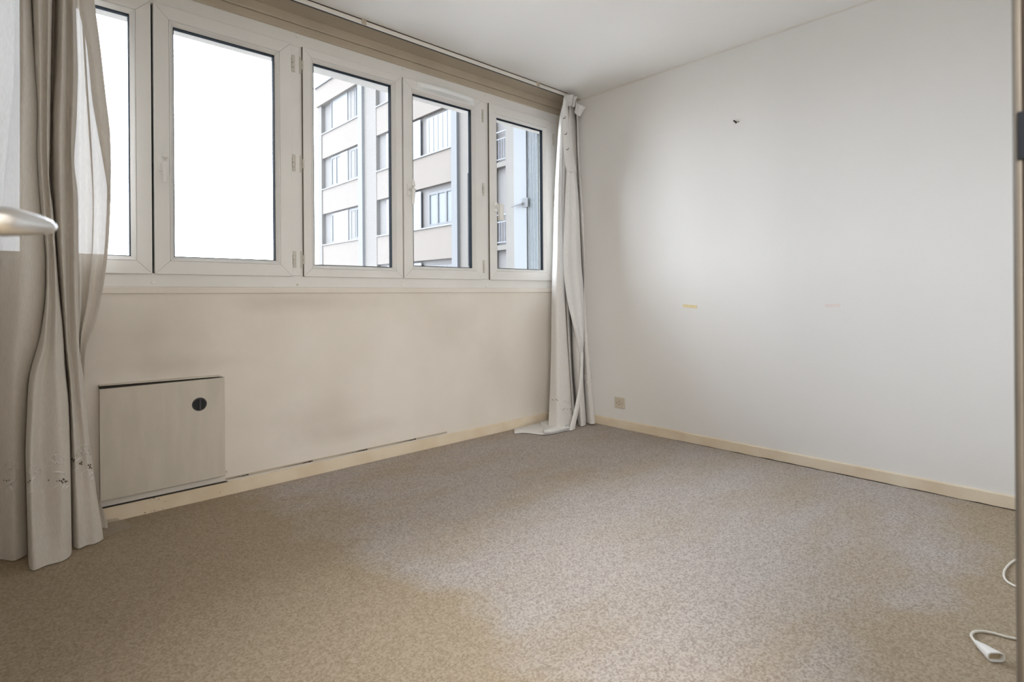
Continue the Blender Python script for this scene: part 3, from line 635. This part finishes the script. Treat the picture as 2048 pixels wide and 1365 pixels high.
for i in range(0, 60):
    p = Vector(trows[i][-1]) + Vector((0.001, -0.004, 0)); ce.tube([p + Vector((-0.003, 0, 0.0028)), p + Vector((0.003, 0, -0.0028))], 0.0022 if i % 2 else 0.0012, 6)
ce.build('corded_edge', M_thread, rc, label='knotted cord edge of the heading tape')
for (px, py) in ((1129, 237), (1132, 269), (1135.5, 299.5)):
    p = Vector(at(px, py, 1, -0.318)); h = MB()
    h.tube([p + Vector((-0.010, 0.004, -0.002)), p + Vector((-0.003, 0, 0)), p + Vector((0.003, -0.004, 0.003)), p + Vector((0.003, -0.006, 0.011)), p + Vector((0.0, -0.004, 0.012))], 0.0026, 6)
    h.build('hook', M_grime, rc, label='dark curtain hook')
# gathered pleats of the heading
def pleat(top_l, top_r, bot_l, bot_r, Y, n):
    rows_ = []
    for i in range(16):
        t = i / 15; row = []
        for j in range(n * 4 + 1):
            u_ = j / (n * 4); tp = np.array(top_l) * (1 - u_) + np.array(top_r) * u_; bt = np.array(bot_l) * (1 - u_) + np.array(bot_r) * u_
            bulge = math.sin(math.pi * u_)
            q = tp * (1 - t) + bt * t; q = q + np.array([0, 2.0 * t * (bulge - 0.5)])
            flare = 1.0 + 0.25 * max(0, 0.15 - t) / 0.15
            mid = (tp * 0 + (np.array(top_l) + np.array(top_r)) / 2) * (1 - t) + (np.array(bot_l) + np.array(bot_r)) / 2 * t
            q[0] = mid[0] + (q[0] - mid[0]) * flare
            y = Y - 0.022 * bulge - 0.0045 * (1 if t > 0.12 else 1.6) * math.sin(j / 4 * 2 * math.pi)
            row.append(tuple(at(q[0], q[1], 1, y)))
        rows_.append(row)
    MB().grid(rows_).build('pleat', M_voile3, rc, smooth=True, fix=False)
pleat((1129, 191), (1147, 188.5), (1134, 212), (1144, 211), -0.245, 5)
pleat((1147, 193), (1154, 193), (1144, 214), (1151, 213), -0.235, 2)
pleat((1153, 205), (1170, 215), (1149, 226), (1161, 234), -0.30, 5)
# hem lying on the carpet
back = [(1028, 858), (1040, 856.5), (1055, 853.5), (1066, 852), (1078, 848.5), (1090, 846), (1103, 843.5), (1112, 845), (1124, 850)]
front = [(1028, 869.5), (1045, 866.5), (1062, 868.5), (1082, 871.5), (1100, 870.5), (1118, 866.5), (1130, 863), (1140, 862), (1147, 862)]
gr = []
for i, (a, b) in enumerate(zip(back, front)):
    row = []
    for s_ in np.linspace(0, 1, 9):
        q = np.array(a) * (1 - s_) + np.array(b) * s_; t = i / 8
        z = 0.004 + 0.014 * math.sin(math.pi * s_) * (0.4 + 0.6 * t) + 0.010 * max(0, math.sin(i * 1.9)) * (1 - abs(2 * s_ - 1)) + (0.012 if 3 <= i <= 4 else 0) * (1 - s_)
        row.append(tuple(at(q[0], q[1] - z * 120, 2, z)))
    gr.append(row)
back2 = [(1080, 848), (1092, 844.5), (1104, 841.5), (1114, 843), (1122, 848)]
front2 = [(1089, 870), (1102, 869), (1117, 865.5), (1130, 862), (1141, 860.5)]
g2r = []
for i, (a, b) in enumerate(zip(back2, front2)):
    row = []
    for s_ in np.linspace(0, 1, 9):
        q = np.array(a) * (1 - s_) + np.array(b) * s_; z = 0.026 + 0.016 * math.sin(math.pi * s_) * (0.5 + 0.12 * i) + 0.006 * math.sin(s_ * 9 + i)
        if s_ > 0.93: z = 0.010
        row.append(tuple(at(q[0], q[1] - z * 120, 2, z)))
    g2r.append(row)
hf_ = MB().grid(g2r).build('hem_fold', M_voile3, rc, smooth=True, fix=False)
sd = hf_.modifiers.new('thickness', 'SOLIDIFY'); sd.thickness = 0.004; sd.offset = -1
cr_ = MB().grid(gr).build('trailing_hem', M_voile3, rc, smooth=True, fix=False)
sd = cr_.modifiers.new('thickness', 'SOLIDIFY'); sd.thickness = 0.003; sd.offset = 1
sb = cr_.modifiers.new('soft', 'SUBSURF'); sb.levels = 1; sb.render_levels = 2
embroider(bvh2, rc, [
 (1104, 790, 0.45, [0.5, 1.5, 2.5], [(1105, 800, 0.8), (1107, 801, 0.8), (1112, 800, 0.9), (1115, 802, 0.9), (1114, 799, 0.8)], [(1102, 792, 1106, 798), (1115, 803, 1119, 808)]),
 (1130, 809, 0.45, [0.3, 1.2, 2.2], [(1127, 820, 0.8), (1129, 818, 0.8), (1135, 819, 0.8), (1141, 819, 0.9), (1143, 821, 0.9), (1142, 818, 0.7)], [(1120, 809, 1126, 818)]),
 (1177, 758, 0.6, [0.2, 1.0, 1.8, 2.7, 4.2], [], [(1171, 768, 1183, 760), (1172, 764, 1176, 768)]),
 (1164.5, 762, 0.4, [0.8, 2.0], [], []),
])

# ------------------------------------------------------------------ heater under the window
K3 = 1 - 0.030 / 2.993
hx = lambda x: CAM[0] + (x - CAM[0]) * K3
hz = lambda z: CAM[2] + (z - CAM[2]) * K3
ht = thing('convector_heater', 'pale metal heater panel under the window with a dark round dial', 'heater')
X0, X1, Z0, Z1 = hx(-3.022), hx(-2.521), hz(0.096), hz(0.583)
p = MB(); p.box(X0, X1, -0.030, -0.027, Z0, Z1); p.build('front_panel', M_heater, ht, bevel=0.0012)
for xa, xb in ((X1 - 0.022, X1 - 0.001), (X0 + 0.001, X0 + 0.01)):
    MB().box(xa, xb, -0.0268, -0.0005, Z0 + 0.001, Z1 - 0.001).build('side_return', M_heater, ht)
p = MB(); p.box(X0 + 0.0105, X1 - 0.0225, -0.0266, -0.0005, Z0 + 0.001, Z1 - 0.02); p.build('heating_core', M_dark, ht, label='dark inside of the heater')
p = MB(); p.prism([(X0, Z1 + 0.0002), (X1 - 0.024, Z1 + 0.0002), (X1 - 0.024, Z1 + 0.0055), (X0, Z1 + 0.0135)], 1, -0.026, -0.0004); p.build('air_slot', M_slot, ht, label='dark air slot along the top')
p = MB(); p.prism([(X0, Z1 + 0.0137), (X1 - 0.024, Z1 + 0.0057), (X1 - 0.001, Z1 + 0.0002), (X1 + 0.002, Z1 + 0.0002), (X1 - 0.02, Z1 + 0.0115), (X0, Z1 + 0.0175)], 1, -0.028, -0.0003); p.build('top_flange', M_heater, ht)
dc = at(399, 809, 1, -0.031)
dial = MB().disc((dc[0], dc[2]), 0.0315, -0.0345, -0.0298, 40, 0.002).build('dial', M_dark2, ht, label='dark round dial')
MB().disc((dc[0], dc[2]), 0.0265, -0.0365, -0.0340, 40, 0.001).build('dial_face', M_dark, dial)
MB().box(dc[0] - 0.0035, dc[0] + 0.0045, -0.0415, -0.0360, dc[2] - 0.025, dc[2] + 0.025).build('grip_bar', M_dark2, dial, bevel=0.001)
sc = at(452.5, 945, 1, -0.004); MB().disc((sc[0], sc[2]), 0.006, -0.006, -0.0002, 14, 0.001).build('bracket_screw', M_outlet, ht)

# ------------------------------------------------------------------ thin cable strip above the skirting
ta, tb = at(452, 950, 1, -0.010), at(895, 866, 1, -0.010)
tk = thing('cable_trunking', 'broken white cable strip running along the top of the skirting board', 'cable strip')
p = MB(); p.box(ta[0], tb[0], -0.0125, -0.0003, 0.0675, 0.0735); p.build('channel', M_frame, tk, bevel=0.001)
p = MB(); p.box(ta[0], tb[0], -0.004, -0.0003, 0.0737, 0.0835); p.build('back_strip', M_mould, tk)
for k, (x0, x1) in enumerate([(455, 497), (566, 625), (680, 735), (785, 832)]):
    rnd = random.Random(k); m = MB()
    a, b = at(x0, 920, 1, -0.005)[0], at(x1, 920, 1, -0.005)[0]; n = 26; lo, hi = [], []
    for i in range(n + 1):
        f = i / n; x = a + (b - a) * f; wv = (0.0003 + 0.0036 * f * f) * rnd.uniform(0.35, 1.2); c_ = 0.0782 + rnd.uniform(-0.001, 0.001)
        lo.append((x, c_ - wv)); hi.append((x, c_ + wv))
    m.prism(lo + hi[::-1], 1, -0.0052, -0.0039)
    m.build('torn_gap', M_grime, tk, label='dark torn gap in the strip')

# ------------------------------------------------------------------ things on the blank wall
so = thing('wall_socket', 'square yellowed wall socket low on the blank wall beside the bunched curtain', 'socket')
a0, a1 = -0.5745, -0.4880; z0, z1 = 0.146, 0.225
p = MB(); p.box(-0.010, -0.0002, a0, a1, z0, z1); p.build('plate', M_outlet, so, bevel=0.0035)
yc, zc = (a0 + a1) / 2, (z0 + z1) / 2
for dy, dz, w_, h_ in ((0.025, 0.0, 0.004, 0.0016), (-0.026, 0.0, 0.004, 0.0016), (0.001, 0.011, 0.0018, 0.0045), (0.001, -0.010, 0.0018, 0.0045)):
    MB().box(-0.0106, -0.0095, yc + dy - w_, yc + dy + w_, zc + dz - h_, zc + dz + h_).build('slot', M_grime, so, label='dark slot')
def tape_piece(name, m, label, pts, th=0.0006):
    q = [at(px, py, 0, 0.0) for px, py in pts]; n = len(q)
    vs = [(-0.0001, v[1], v[2]) for v in q] + [(-th - 0.0001, v[1], v[2]) for v in q]
    return tag(MB().add(vs, [(i, (i + 1) % n, n + (i + 1) % n, n + i) for i in range(n)] + [tuple(range(n)), tuple(range(n, 2 * n))[::-1]]).build(name, m), label, 'tape', group='tape scraps on the blank wall')
tape_piece('masking_tape', M_tape, 'short yellowed strip of masking tape on the blank wall', [(1366, 609), (1380, 610), (1394, 611.3), (1393.6, 617), (1380, 616), (1366.5, 614.5)], 0.0025)
tape_piece('masking_tape', M_tape2, 'very pale pink strip of tape, barely visible on the blank wall', [(1648.5, 607.5), (1652, 609), (1680, 608.2), (1682, 606.5), (1681, 614), (1660, 615), (1651.5, 615)], 0.0006)
nk = at(1471, 243.5, 0, 0.0)
n_ = MB(); n_.tube([(0.0, nk[1] - 0.006, nk[2] - 0.008), (-0.008, nk[1] - 0.002, nk[2] - 0.002), (-0.012, nk[1] + 0.006, nk[2] + 0.006)], [0.006, 0.0045, 0.005], 8); n_.tube([(0.0, nk[1] - 0.016, nk[2] - 0.006), (-0.003, nk[1] - 0.022, nk[2] - 0.006)], 0.0022, 6)
tag(n_.build('wall_plug', M_grime), 'small dark broken plug sticking from a hole high on the blank wall', 'wall plug')

# ------------------------------------------------------------------ cord on the carpet
pc = thing('power_cord', 'white cord with a flared plug lying loose on the carpet', 'cord')
def fp(px, py, z=0.0045): return Vector(at(px, py, 2, z))
def smooth_path(pts, n=8):
    out = []
    for i in range(len(pts) - 1):
        p0, p1, p2, p3 = pts[max(i - 1, 0)], pts[i], pts[i + 1], pts[min(i + 2, len(pts) - 1)]
        for k in range(n):
            t = k / n; out.append(0.5 * ((2 * p1) + (p2 - p0) * t + (2 * p0 - 5 * p1 + 4 * p2 - p3) * t * t + (3 * p1 - p0 - 3 * p2 + p3) * t ** 3))
    return out + [pts[-1]]
cp = [fp(1956, 1290, 0.012), fp(1947, 1280, 0.011), fp(1942.5, 1271, 0.007), fp(1949, 1264.5), fp(1965, 1263.5), fp(1990, 1268), fp(2020, 1276), fp(2060, 1281), fp(2095, 1270), fp(2090, 1225), fp(2060, 1186), fp(2028, 1172), fp(2011, 1160), fp(2008, 1145), fp(2018, 1130), fp(2035, 1119), fp(2070, 1108), fp(2100, 1104)]
MB().tube(smooth_path(cp), 0.0036, 8).build('cord', M_cord, pc, smooth=True)
A, B = fp(1953, 1286, 0.010), fp(1993, 1316, 0.014)
ax = (B - A).normalized(); sd_ = ax.cross(Vector((0, 0, 1))).normalized(); upv = sd_.cross(ax).normalized()
secs = [(-0.004, 0.0045, 0.0045), (0.004, 0.0065, 0.006), (0.0105, 0.0065, 0.006), (0.011, 0.0085, 0.0075), (0.02, 0.0105, 0.009), (0.04, 0.0155, 0.0105), (0.056, 0.0205, 0.0120), (0.060, 0.0215, 0.0125), (0.060, 0.0185, 0.0098), (0.052, 0.0175, 0.0090)]
vs, n = [], 20; Lk = (B - A).length / 0.060
for d_, hw, hh in secs:
    cpt = A + ax * d_ * Lk
    for j in range(n):
        th = 2 * math.pi * j / n; cx_, cy_ = math.cos(th), math.sin(th)
        sx, sy = abs(cx_) ** 0.55 * (1 if cx_ > 0 else -1), abs(cy_) ** 0.55 * (1 if cy_ > 0 else -1)
        q = cpt + sd_ * hw * sx + upv * hh * sy; q.z = max(q.z, 0.0008); vs.append(tuple(q))
fs = [(i * n + j, i * n + (j + 1) % n, (i + 1) * n + (j + 1) % n, (i + 1) * n + j) for i in range(len(secs) - 1) for j in range(n)] + [tuple(range(n))[::-1]]
plug = MB().add(vs, fs).build('plug', M_pvc2, pc, smooth=True)
k0 = (len(secs) - 1) * n
MB().add(vs[k0:k0 + n], [tuple(range(n))]).build('plug_mouth', M_socketin, plug, label='cream hollow end of the plug')

# ------------------------------------------------------------------ doorway: open door with its lever, and the jamb
dr = thing('door_1', 'white door standing open, its aluminium lever handle in view', 'door', 'structure')
MB().box(-3.452, -3.412, -2.905, -2.075, 0.012, 2.03).build('leaf', M_frame, dr, bevel=0.002)
hd = MB(); hy = CAM[1] + 0.74
pts = [at(px, py, 1, hy + dy) for px, py, dy in ((-62, 446, 0.0), (-30, 444, 0.0), (0, 443, 0.0), (30, 445, 0.005), (55, 448, 0.012), (78, 451, 0.02), (95, 454, 0.03), (104, 456, 0.034), (107, 457, 0.036))]
rr_ = [0.0145, 0.0145, 0.0148, 0.0136, 0.0118, 0.0100, 0.0080, 0.0055, 0.0015]
hd.tube(pts, rr_, 20)
handle = hd.build('handle', M_metal, dr, smooth=True, label='aluminium lever handle')
q0 = pts[0]
MB().box(-3.4115, -3.405, q0[1] - 0.022, q0[1] + 0.022, q0[2] - 0.11, q0[2] + 0.11).build('backplate', M_metal, handle, bevel=0.002)
MB().tube([(-3.4055, q0[1], q0[2]), (-3.386, q0[1], q0[2]), (q0[0] + 0.004, q0[1], q0[2])], 0.0115, 16).build('neck', M_metal, handle, smooth=True)
jb = thing('trim_7', 'taupe rounded edge of the doorway jamb with a dark steel plate', 'door frame', 'structure')
pr = [(XJ, YB - 0.008)] + [(XJ + 0.007 - 0.007 * math.cos(t), YB - 0.007 + 0.007 * math.sin(t)) for t in np.linspace(0, math.pi / 2, 8)] + [(XJ + 0.07, YB), (XJ + 0.07, YB + 0.0), (XJ + 0.07, YB - 0.008)]
YJ = YB + 0.0005
pr = [(x, y + 0.0005) for x, y in pr]
MB().prism(pr, 2, 0.0, 2.13).build('casing', M_jamb, jb, smooth=True)
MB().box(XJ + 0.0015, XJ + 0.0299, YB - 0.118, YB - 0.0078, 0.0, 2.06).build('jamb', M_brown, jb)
z0, z1 = 1.128, 1.182
MB().box(XJ - 0.0025, XJ + 0.0014, YB - 0.034, YB - 0.0045, z0, z1).build('strike_plate', M_iron, jb, bevel=0.001, label='dark steel strike plate')

# ------------------------------------------------------------------ outside: folded shutters in the reveal
sh = thing('folding_shutter', 'white folding metal shutter with a latch, stacked outside the last casement', 'shutter')
p = MB(); p.box(-0.112, -0.088, 0.322, 0.475, 1.00, 2.60); p.build('leaf', M_shut, sh, bevel=0.002)
p = MB()
for k in range(8):
    y = 0.200 + k * 0.0148; p.prism([(-0.088, y), (-0.100, y + 0.003), (-0.100, y + 0.0115), (-0.088, y + 0.0146), (-0.084, y + 0.0146), (-0.084, y)], 2, 1.00, 2.60)
p.build('ribbed_leaf', M_rib, sh, label='blue-grey ribbed leaf')
lp = at(1047, 408, 0, -0.115)
p = MB(); p.box(-0.120, -0.1125, lp[1] - 0.055, lp[1] + 0.012, lp[2] - 0.030, lp[2] + 0.045); p.build('latch_plate', M_white, sh, bevel=0.001)
p = MB(); p.tube([(-0.120, lp[1] + 0.0, lp[2] + 0.002), (-0.133, lp[1] + 0.0, lp[2] + 0.002), (-0.136, lp[1] + 0.05, lp[2] - 0.002), (-0.136, lp[1] + 0.13, lp[2] - 0.016)], [0.010, 0.010, 0.008, 0.004], 8)
p.build('latch', M_white, sh)

# ------------------------------------------------------------------ outside: the apartment block across the court
FX = 8.65
bd = thing('apartment_block', 'beige apartment block with banded windows seen through the panes', 'building')
def fy(px, py=500): return float(at(px, py, 0, FX)[1])
GZ = -9.5
DEEP = FX + 0.15
Yc = fy(639)
MB().box(DEEP, FX + 10, 5.0, Yc, GZ, 11.0).build('wall', M_recess, bd)
MB().box(FX - 0.12, FX + 10, 4.0, Yc + 0.1, 10.53, 11.46).build('parapet', M_render, bd)
MB().box(FX - 0.2, FX + 10.1, 4.0, Yc + 0.15, 11.46, 11.53).build('roof_edge', M_rail, bd)
levels = [3.52 + 2.77 * k for k in range(-4, 3)]
bays = [(fy(722.5), fy(646)), (fy(909.6), fy(754.5))]
for y0, y1 in bays:
    for k, z in enumerate(levels):
        MB().box(FX, DEEP - 0.001, y0, y1, z - 1.19, z).build('spandrel', M_render, bd)
        MB().box(FX - 0.05, FX + 0.1, y0, y1, z + 0.001, z + 0.05).build('window_sill', M_shut, bd)
MB().box(FX - 0.04, DEEP - 0.002, fy(646), Yc, GZ, 10.529).build('corner_pier', M_cream, bd)
for a, b in ((731, 722.5), (921, 909.6)):
    MB().box(FX - 0.14, DEEP - 0.002, fy(a), fy(b), GZ, 10.529).build('pilaster', M_white, bd)
MB().box(FX - 0.02, DEEP - 0.002, fy(754.5), fy(731), GZ, 10.529).build('panel_wall', M_cream, bd)
MB().box(FX - 0.02, DEEP - 0.002, fy(990), fy(921), GZ, 10.529).build('panel_wall', M_cream, bd)
MB().box(FX - 0.10, DEEP - 0.002, 4.5, fy(1017), GZ, 10.529).build('panel_wall', M_cream, bd)
def house_window(y0, y1, z, n, depth=0.06, top=1.5):
    x = FX + depth; fr_ = MB()
    fr_.box(x, x + 0.05, y0, y1, z + 0.05, z + 0.16).box(x, x + 0.05, y0, y1, z + top - 0.1, z + top)
    for k in range(n + 1):
        yy = y0 + (y1 - y0) * k / n; fr_.box(x - 0.005, x + 0.05, yy - 0.05, yy + 0.05, z + 0.05, z + top)
    f = fr_.build('window', M_white, bd)
    MB().box(x + 0.03, x + 0.04, y0, y1, z + 0.06, z + top - 0.01).build('pane', M_pane, f)
def house_shutter(y0, y1, z, depth=0.04, top=1.5, ribs=0):
    m = MB(); m.box(FX + depth, FX + depth + 0.04, y0, y1, z + 0.03, z + top)
    for k in range(ribs):
        yy = y0 + (y1 - y0) * (k + 0.5) / ribs; m.box(FX + depth - 0.012, FX + depth, yy - 0.012, yy + 0.012, z + 0.05, z + top - 0.02)
    m.build('shutter', M_shut, bd)
for k, z in enumerate(levels):
    if z < -3: continue
    house_window(fy(680), fy(662), z, 2); house_shutter(fy(695), fy(680.5), z)
    house_window(fy(722), fy(700), z, 2)
    MB().box(FX + 0.075, FX + 0.085, fy(708), fy(695.5), z + 0.03, z + 1.5).build('blind', M_recess, bd)
    if k % 2 == 0: house_shutter(fy(680), fy(666), z, 0.05)
    house_shutter(fy(787), fy(772), z, 0.05); house_shutter(fy(841), fy(826), z, 0.03)
    if abs(z - 6.29) < 0.05: house_shutter(fy(909), fy(853), z, 0.05, 1.42, 6)
    else: house_window(fy(908), fy(856), z, 3, 0.06, 1.36)
    house_window(fy(820), fy(790), z, 2)
# loggias with railings next to the panel wall
for z in (-0.15, 2.6, 5.29, 7.98):
    MB().box(FX - 0.03, FX + 0.14, fy(1017), fy(990), z - 0.16, z).build('balcony_slab', M_cream, bd)
    m = MB(); y0, y1 = fy(1017), fy(990)
    m.box(FX, FX + 0.04, y0, y1, z + 0.97, z + 1.01).box(FX, FX + 0.03, y0, y1, z + 0.08, z + 0.11).box(FX, FX + 0.03, y0, y1, z + 0.74, z + 0.77)
    k = 0
    while y0 + 0.06 + k * 0.125 < y1: yy = y0 + 0.06 + k * 0.125; m.box(FX + 0.005, FX + 0.025, yy - 0.009, yy + 0.009, z + 0.1, z + 0.75); k += 1
    m.build('railing', M_rail, bd)
pm = MB().tube([(FX - 0.06, fy(939), 2.0), (FX - 0.06, fy(939), 5.2)], 0.03, 8); pm.build('drain_pipe', M_recess, bd)
tag(MB().box(-14, XL - 0.3, 0.0, 0.19, GZ, 11.2).box(XL - 0.3, FX, 0.0, 0.19, GZ, -0.13).box(XL - 0.3, FX, 0.0, 0.19, 2.76, 11.2).box(0.45, FX, 0.0, 0.19, -0.13, 2.76).build('wall_outside', M_render), 'beige outer face of our own block around the window', 'wall', 'structure')
tag(MB().box(-60, 80, 0.5, 120, GZ - 0.3, GZ).build('ground_outside', M_ground), 'grey paved court far below the windows', 'ground', 'structure')
